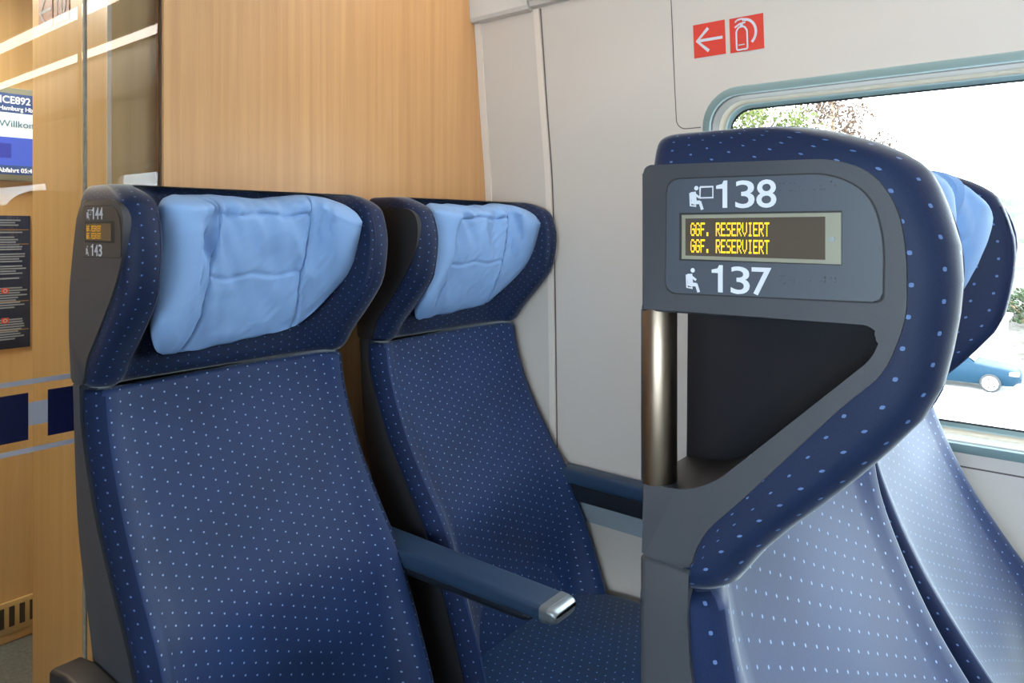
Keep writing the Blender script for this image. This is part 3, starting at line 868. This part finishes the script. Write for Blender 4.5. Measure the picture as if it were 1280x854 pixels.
def make_seat(i, row, label, numbers=None, handle=False, aisle=True, seed=1.0, back=0.0):
    root = thing('train_seat', label, 'seat', (X0 + DX * i, Y0 - PITCH * row + back, 0))
    hb = add_part('head_handle' if handle else 'head', 'headrest', NAVY_HEAD, root, lambda: headrest_mesh(0.0 if handle else .014), 50)
    out = panel_outline(handle)
    depth = lambda p: lerp(.034, .069, min(1, max(0, (p[0] - 1.072) / .105)))
    if handle:
        cb = bmesh.new(); prism(cb, cavity_poly(.0035), lambda p, d: pf(p, d if d < 0 else depth(p) + .0045), -.05, 1)
        cut = finish(cb, 'cut', GROOVE, smooth=False); cut.location = root.location
        bpy.context.view_layer.update(); boolean(hb, cut)
        for p in hb.data.polygons: p.use_smooth = True
        hb.data.set_sharp_from_angle(angle=math.radians(50))
    if handle:                                   # the recess is a notch open to the rear
        cv = [(min(y, 1.2172), z) for y, z in cavity_poly()]
        k = max(i for i, p in enumerate(out) if p[1] < -.18 and p[0] > 1.2)
        out = out[:k + 1] + cv[::-1] + out[k + 1:]
        out = [p for i, p in enumerate(out) if not (p[0] > 1.216 and -.17 < p[1] < -.06)]
    bm = bmesh.new(); prism(bm, out, pf, -.0035, .020, .0022 if not handle else .0018, 2)
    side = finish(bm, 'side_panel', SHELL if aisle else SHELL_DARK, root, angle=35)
    if handle:
        # lining of the grip recess: walls and floor, open towards the rear
        cp_ = cavity_poly(); n = len(cp_)
        bm = bmesh.new()
        ins = [(min(y, 1.216), z) for y, z in cp_]
        A = [bm.verts.new(pf(p, -.0005)) for p in ins]; Bq = [bm.verts.new(pf(p, depth(p))) for p in offset_poly(ins, .0008)]
        for k in range(n - 1): bm.faces.new((A[k], A[k + 1], Bq[k + 1], Bq[k]))
        bm.faces.new(Bq)
        Cq = [bm.verts.new(pf(p, depth(p) + .0035)) for p in offset_poly(ins, -.003)]
        Dq = [bm.verts.new(pf(p, -.0005)) for p in offset_poly(ins, -.003)]
        for k in range(n - 1): bm.faces.new((Dq[k], Cq[k], Cq[k + 1], Dq[k + 1])); bm.faces.new((A[k], Dq[k], Dq[k + 1], A[k + 1]))
        bm.faces.new(Cq[::-1])
        for k in (0,):
            bm.faces.new((A[0], Bq[0], Cq[0], Dq[0])); bm.faces.new((A[-1], Dq[-1], Cq[-1], Bq[-1])); bm.faces.new((Bq[0], Bq[-1], Cq[-1], Cq[0]))
        rec = finish(bm, 'grip_recess', plain('black_blue_recess', (24, 28, 36), .5, spec=.3), side, angle=40)
        bm = bmesh.new(); hy, hx = 1.2100, .0085
        tube(bm, [sp(hx, hy, z) for z in (-.0540, -.0565, -.0575, -.1755, -.1765, -.1790)], [.0118, .0120, .0124, .0124, .0120, .0118], 28)
        g = finish(bm, 'grab_handle', STEEL, root, angle=50); g['label'] = 'brushed steel grab handle'
    if numbers: number_set(side, numbers[0], numbers[1], PLATE if handle else PLATE_DARK, handle)
    bk = add_part('backrest', 'backrest', [NAVY, NAVY_SIDE], root, backrest_mesh, 60)
    for p in bk.data.polygons:                   # the flanks are upholstered with the darker border cloth
        p.material_index = 1 if min(p.center.x, SW - p.center.x) < .0205 else 0
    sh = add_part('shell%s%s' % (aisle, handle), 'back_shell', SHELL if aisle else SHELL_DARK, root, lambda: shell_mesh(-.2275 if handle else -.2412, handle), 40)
    sc = add_part('cushion', 'seat_cushion', SEAT_TEAL, root, seat_cushion_mesh, 60)
    pl = add_part('pillow%s' % seed, 'headrest_pillow', PILLOW, root, lambda: pillow_mesh(seed), 70)
    pl['label'] = 'light blue headrest pillow'
    for k, sx in enumerate((0, 1)):              # welts along the two wing edges
        def wb(sx=sx):
            bm = bmesh.new(); pts = []
            for q in range(30):
                z = lerp(-.205, .022, q / 29); x = .0425 if sx == 0 else SW - .0425
                pts.append(sp(x, min(yf(z), 1.157) + .0021, z))
            tube(bm, pts, .0012, 6); return bm
        add_part('welt%d' % k, 'wing_piping', PIPING, hb, wb, 60)
    def base():
        bm = bmesh.new()
        a = sp(.03, .52, -1.02); b = sp(SW - .03, 1.06, -.982); box(bm, a, b, .008)
        a = sp(.10, .66, -1.2995); b = sp(SW - .10, .92, -1.015); box(bm, a, b, .012)
        return bm
    add_part('base', 'seat_base', SHELL_DARK, root, base)
    return root
def centre_armrest(root):
    bm = bmesh.new(); armrest_mesh(bm, .466, .531, .645, 1.10, -.600, .026, .040)
    o = finish(bm, 'armrest', ARM, root, angle=35); o['label'] = 'blue grey folding armrest between the seats'
    bm = bmesh.new(); armrest_mesh(bm, .4645, .5325, .6405, .656, -.5995, .0265, .0275); finish(bm, 'armrest_tip', ALU, o, angle=35)
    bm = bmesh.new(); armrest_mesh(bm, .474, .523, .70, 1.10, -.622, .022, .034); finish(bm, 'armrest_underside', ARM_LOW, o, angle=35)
def aisle_armrest(root):
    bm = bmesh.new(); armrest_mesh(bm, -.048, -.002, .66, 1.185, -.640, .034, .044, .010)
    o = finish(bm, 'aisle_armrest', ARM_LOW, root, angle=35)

s1 = make_seat(0, 0, 'dark blue aisle seat numbered 143 and 144 before the glass partition', ('144', '143'), False, True, 1.7)
centre_armrest(s1); aisle_armrest(s1)
s2 = make_seat(1, 0, 'dark blue window seat in front of the wood bulkhead, beside the cream wall', None, False, False, 4.3)
s3 = make_seat(0, 1, 'foreground aisle seat numbered 137 and 138 with a steel grab handle', ('138', '137'), True, True, 2.6)
centre_armrest(s3); aisle_armrest(s3)
s4 = make_seat(1, 1, 'window seat of the front row beside the window, behind the grab handle seat', None, False, False, 4.3, .03)

# wall armrests beside the window seats
def wall_armrest(y0, label):
    root = thing('wall_armrest', label, 'armrest', (1.47, y0, E - .62))
    bm = bmesh.new(); box(bm, (-.012, 0, -.010), (.040, .46, .025), .008, 3); finish(bm, 'pad', ARM, root, angle=35)
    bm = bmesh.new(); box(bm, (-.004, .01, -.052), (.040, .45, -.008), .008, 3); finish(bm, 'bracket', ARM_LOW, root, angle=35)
wall_armrest(.56, 'dark blue padded armrest fixed to the cream wall beside the bulkhead window seat')

# ------------------------------------------------------------------ outside
GZ = -5.6
def ground():
    bm = bmesh.new()
    v = [bm.verts.new(p) for p in ((4, -60, GZ + E), (37, -60, GZ + E), (37, 80, GZ + E), (4, 80, GZ + E))]; bm.faces.new(v)
    o = finish(bm, 'ground', patchy('pale_concrete', [(.3, (176, 174, 168)), (.7, (200, 198, 194))], (.6, .6, .6)), smooth=False)
    struct(o, 'pale concrete yard outside the window')
ground()
bm = bmesh.new(); rows = []
for i in range(30):
    t = i / 29; x = lerp(37, 66, t); row = []
    for j in range(60):
        y = lerp(-60, 80, j / 59)
        z = GZ + lerp(0, 8.6, t ** .8) + (noise.noise(Vector((x * .2, y * .2, 0))) * .9 if i else 0)
        row.append((x, y, z + E))
    rows.append(row)
loft(bm, rows, False)
struct(finish(bm, 'embankment', patchy('grassy_earth_bank', [(.38, (24, 32, 8)), (.46, (52, 44, 36)), (.54, (84, 80, 74)), (.64, (44, 34, 26))], (.25, .35, 1.2))), 'earth and grass bank behind the yard')

def car():
    P = (30.0, 2.4, GZ + E)
    root = thing('car', 'blue hatchback car parked in the yard outside the window', 'car', P)
    BLUE = plain('blue_car_paint', (1, 32, 48), .5, spec=.15)
    TIRE = plain('tyre_rubber', (30, 30, 32), .8); RIM = plain('silver_hubcap', (214, 214, 214), .35, metal=.4)
    CG = plain('car_window_glass', (120, 132, 140), .08, spec=.8)
    # y runs from nose (-.85) to tail (+3.35); front wheel at 0, rear wheel at 2.5
    belt = [(-.85, .55), (-.78, .68), (-.5, .78), (0, .86), (.45, .93), (1.2, .96), (2.4, 1.0), (3.0, 1.02), (3.25, .95), (3.35, .7)]
    wid = [(-.85, .52), (-.7, .70), (-.3, .82), (.5, .86), (2.5, .86), (3.1, .80), (3.35, .62)]
    bm = bmesh.new(); loops = []
    for k in range(40):
        y = lerp(-.85, 3.35, k / 39); zt = interp(belt, y); w = interp(wid, y); zb = .24 if -.7 < y < 3.2 else .34
        h = [(w * .92, zb), (w, zb + .12), (w * 1.01, lerp(zb, zt, .55)), (w * .97, zt - .06), (w * .88, zt)]
        loops.append([(-x, y, z) for x, z in h] + [(0, y, zt + .02)] + [(x, y, z) for x, z in reversed(h)] + [(0, y, zb)])
    loft(bm, loops); body = finish(bm, 'body', BLUE, root, angle=50)
    roof = [(.42, .92), (1.15, 1.40), (1.5, 1.45), (2.3, 1.43), (2.95, 1.22), (3.2, .98)]
    bm = bmesh.new(); loops = []
    for k in range(24):
        y = lerp(.42, 3.2, k / 23); zt = interp(roof, y); zb = .88; ww = .80; wt = lerp(.80, .60, (zt - zb) / .56)
        loops.append([(-ww, y, zb), (-lerp(ww, wt, .5), y, lerp(zb, zt, .5)), (-wt, y, zt - .03), (-wt + .08, y, zt), (wt - .08, y, zt), (wt, y, zt - .03), (lerp(ww, wt, .5), y, lerp(zb, zt, .5)), (ww, y, zb)])
    loft(bm, loops); finish(bm, 'roof', BLUE, root, angle=50)
    for a, b, c, d in ((.85, 1.60, 1.20, 1.60), (1.68, 2.75, 1.68, 2.55)):
        bm = bmesh.new()
        pts = [(a, .96), (b, .97), (d, 1.36), (c, 1.36)]
        prism(bm, pts, lambda p, dd: (-(.80 - (p[1] - .88) * .357) + dd, p[0], p[1]), -.012, .02, .004, 1); finish(bm, 'side_window', CG, root, smooth=False)
    bm = bmesh.new(); v = [bm.verts.new(p) for p in ((-.70, .47, .965), (.70, .47, .965), (.56, 1.10, 1.385), (-.56, 1.10, 1.385))]
    bm.faces.new(v); bmesh.ops.translate(bm, verts=bm.verts, vec=(0, -.025, .02)); finish(bm, 'windscreen', CG, root, smooth=False)
    bm = bmesh.new(); box(bm, (-.77, -.80, .60), (-.45, -.52, .72), .03); finish(bm, 'headlight', plain('headlight', (236, 226, 210), .2), root)
    for sx in (-.80, .80):
        for y in (0, 2.5):
            bm = bmesh.new(); tube(bm, [(sx - .11, y, .31), (sx - .09, y, .31), (sx + .09, y, .31), (sx + .11, y, .31)], [.27, .31, .31, .27], 28); w = finish(bm, 'wheel', TIRE, root, angle=50)
            s = -1 if sx < 0 else 1
            bm = bmesh.new(); tube(bm, [(sx + s * .085, y, .31), (sx + s * .118, y, .31), (sx + s * .126, y, .31)], [.24, .235, .10], 28)
            nf = len(bm.faces)
            for k in range(5):
                a = k * 1.2566; tube(bm, [(sx + s * .115, y + .15 * math.cos(a), .31 + .15 * math.sin(a)), (sx + s * .131, y + .15 * math.cos(a), .31 + .15 * math.sin(a))], .035, 8)
            bm.faces.ensure_lookup_table()
            for f in bm.faces[nf:]: f.material_index = 1
            finish(bm, 'hubcap', [RIM, TIRE], w, angle=50)
car()
sh = thing('shed', 'low white shed behind the blue car', 'shed', (34.0, 3.4, GZ + E))
bm = bmesh.new(); box(bm, (-1, -1.1, -.4), (1.5, 5, 2.0), .03); finish(bm, 'walls', plain('white_render', (170, 170, 168), .8), sh)
bm = bmesh.new(); box(bm, (-1.15, -1.25, 2.0), (1.65, 5.15, 2.12), .02); finish(bm, 'roof', plain('pale_roof', (150, 140, 130), .45), sh)
bm = bmesh.new(); box(bm, (-1.02, .1, 1.1), (-.98, .6, 1.5), .005); finish(bm, 'shed_window', plain('grey_shed_window', (130, 136, 140), .3), sh)

def bush(loc, r, h, label, mat, n=900, seed=0):
    random.seed(seed); root = thing('bush', label, 'bush', loc, 'bushes along the bank')
    bm = bmesh.new()
    for _ in range(n):
        a, b = random.uniform(0, 6.283), math.acos(random.uniform(-.1, 1)); rr = random.uniform(.72, 1) * (1 + .3 * noise.noise(Vector((math.cos(a) * 2, math.sin(a) * 2, b + seed))))
        c = Vector((r * rr * math.sin(b) * math.cos(a), r * rr * math.sin(b) * math.sin(a), h * rr * math.cos(b) + .1))
        s = random.uniform(.08, .16); d = Vector((random.gauss(0, 1), random.gauss(0, 1), random.gauss(0, 1))).normalized(); e = d.orthogonal().normalized(); g = d.cross(e)
        bm.faces.new([bm.verts.new(c + e * s), bm.verts.new(c + g * s * .5), bm.verts.new(c - e * s), bm.verts.new(c - g * s * .5)])
    finish(bm, 'foliage', mat, root, smooth=False, normals=False)
    bm = bmesh.new()
    for k in range(5):
        a = k * 1.257; tube(bm, [(0, 0, -.3), (r * .3 * math.cos(a), r * .3 * math.sin(a), h * .4), (r * .6 * math.cos(a), r * .6 * math.sin(a), h * .75)], [.05, .04, .02], 6)
    finish(bm, 'stems', plain('bush_stem', (104, 84, 60), .9), root)
LEAF1 = plain('green_leaves', (58, 66, 8), .8, var=.5, bscale=1.5); LEAF2 = plain('rust_leaves', (62, 42, 26), .8, var=.4, bscale=1.5); LEAF3 = plain('deep_green_leaves', (26, 40, 8), .8, var=.5, bscale=1.5)
def bank_z(x): return GZ + 8.6 * max(0, (x - 37) / 29) ** .8 + E
bush((40, 1.9, bank_z(40)), 1.6, 1.2, 'green bush on the bank above the blue car', LEAF3, seed=2)
def tree(loc, hgt, cr, label, leaf, seed, n=9000):
    random.seed(seed); root = thing('tree', label, 'tree', loc, 'trees on the bank outside')
    bm = bmesh.new(); tube(bm, [(0, 0, -.4), (.05, .1, hgt * .4), (-.1, .1, hgt * .8), (0, 0, hgt)], [.22, .16, .09, .03], 10); finish(bm, 'trunk', plain('bark', (110, 92, 74), .9), root)
    tips = []
    for k in range(16):
        a = random.uniform(0, 6.283); z = random.uniform(.35, .95) * hgt; L = cr * random.uniform(.6, 1) * (1.1 - abs(z / hgt - .65))
        p = Vector((L * math.cos(a), L * math.sin(a), z + L * .35)); mid = Vector((p.x * .5, p.y * .5, z + L * .1))
        bm = bmesh.new(); tube(bm, [(0, 0, z), mid, p], [.06, .04, .015], 6); finish(bm, 'branch', plain('bark_b', (110, 92, 74), .9), root)
        tips += [p, mid, (p + mid) / 2]
    bm = bmesh.new()
    for _ in range(n):
        t = random.choice(tips); c = t + Vector((random.gauss(0, .45), random.gauss(0, .45), random.gauss(0, .35)))
        s = random.uniform(.07, .13); d = Vector((random.gauss(0, 1), random.gauss(0, 1), random.gauss(0, 1))).normalized(); e = d.orthogonal().normalized(); g = d.cross(e)
        bm.faces.new([bm.verts.new(c + e * s), bm.verts.new(c + g * s * .6), bm.verts.new(c - e * s), bm.verts.new(c - g * s * .6)])
    finish(bm, 'crown', leaf, root, smooth=False, normals=False)
tree((33.5, 11.6, bank_z(33.5)), 13.2, 3.5, 'light green leafy tree at the top left corner of the window', LEAF1, 11)
tree((42, 10.6, bank_z(42)), 12.6, 3.2, 'rust coloured sparse tree right of the light green tree outside', LEAF2, 12, 5000)
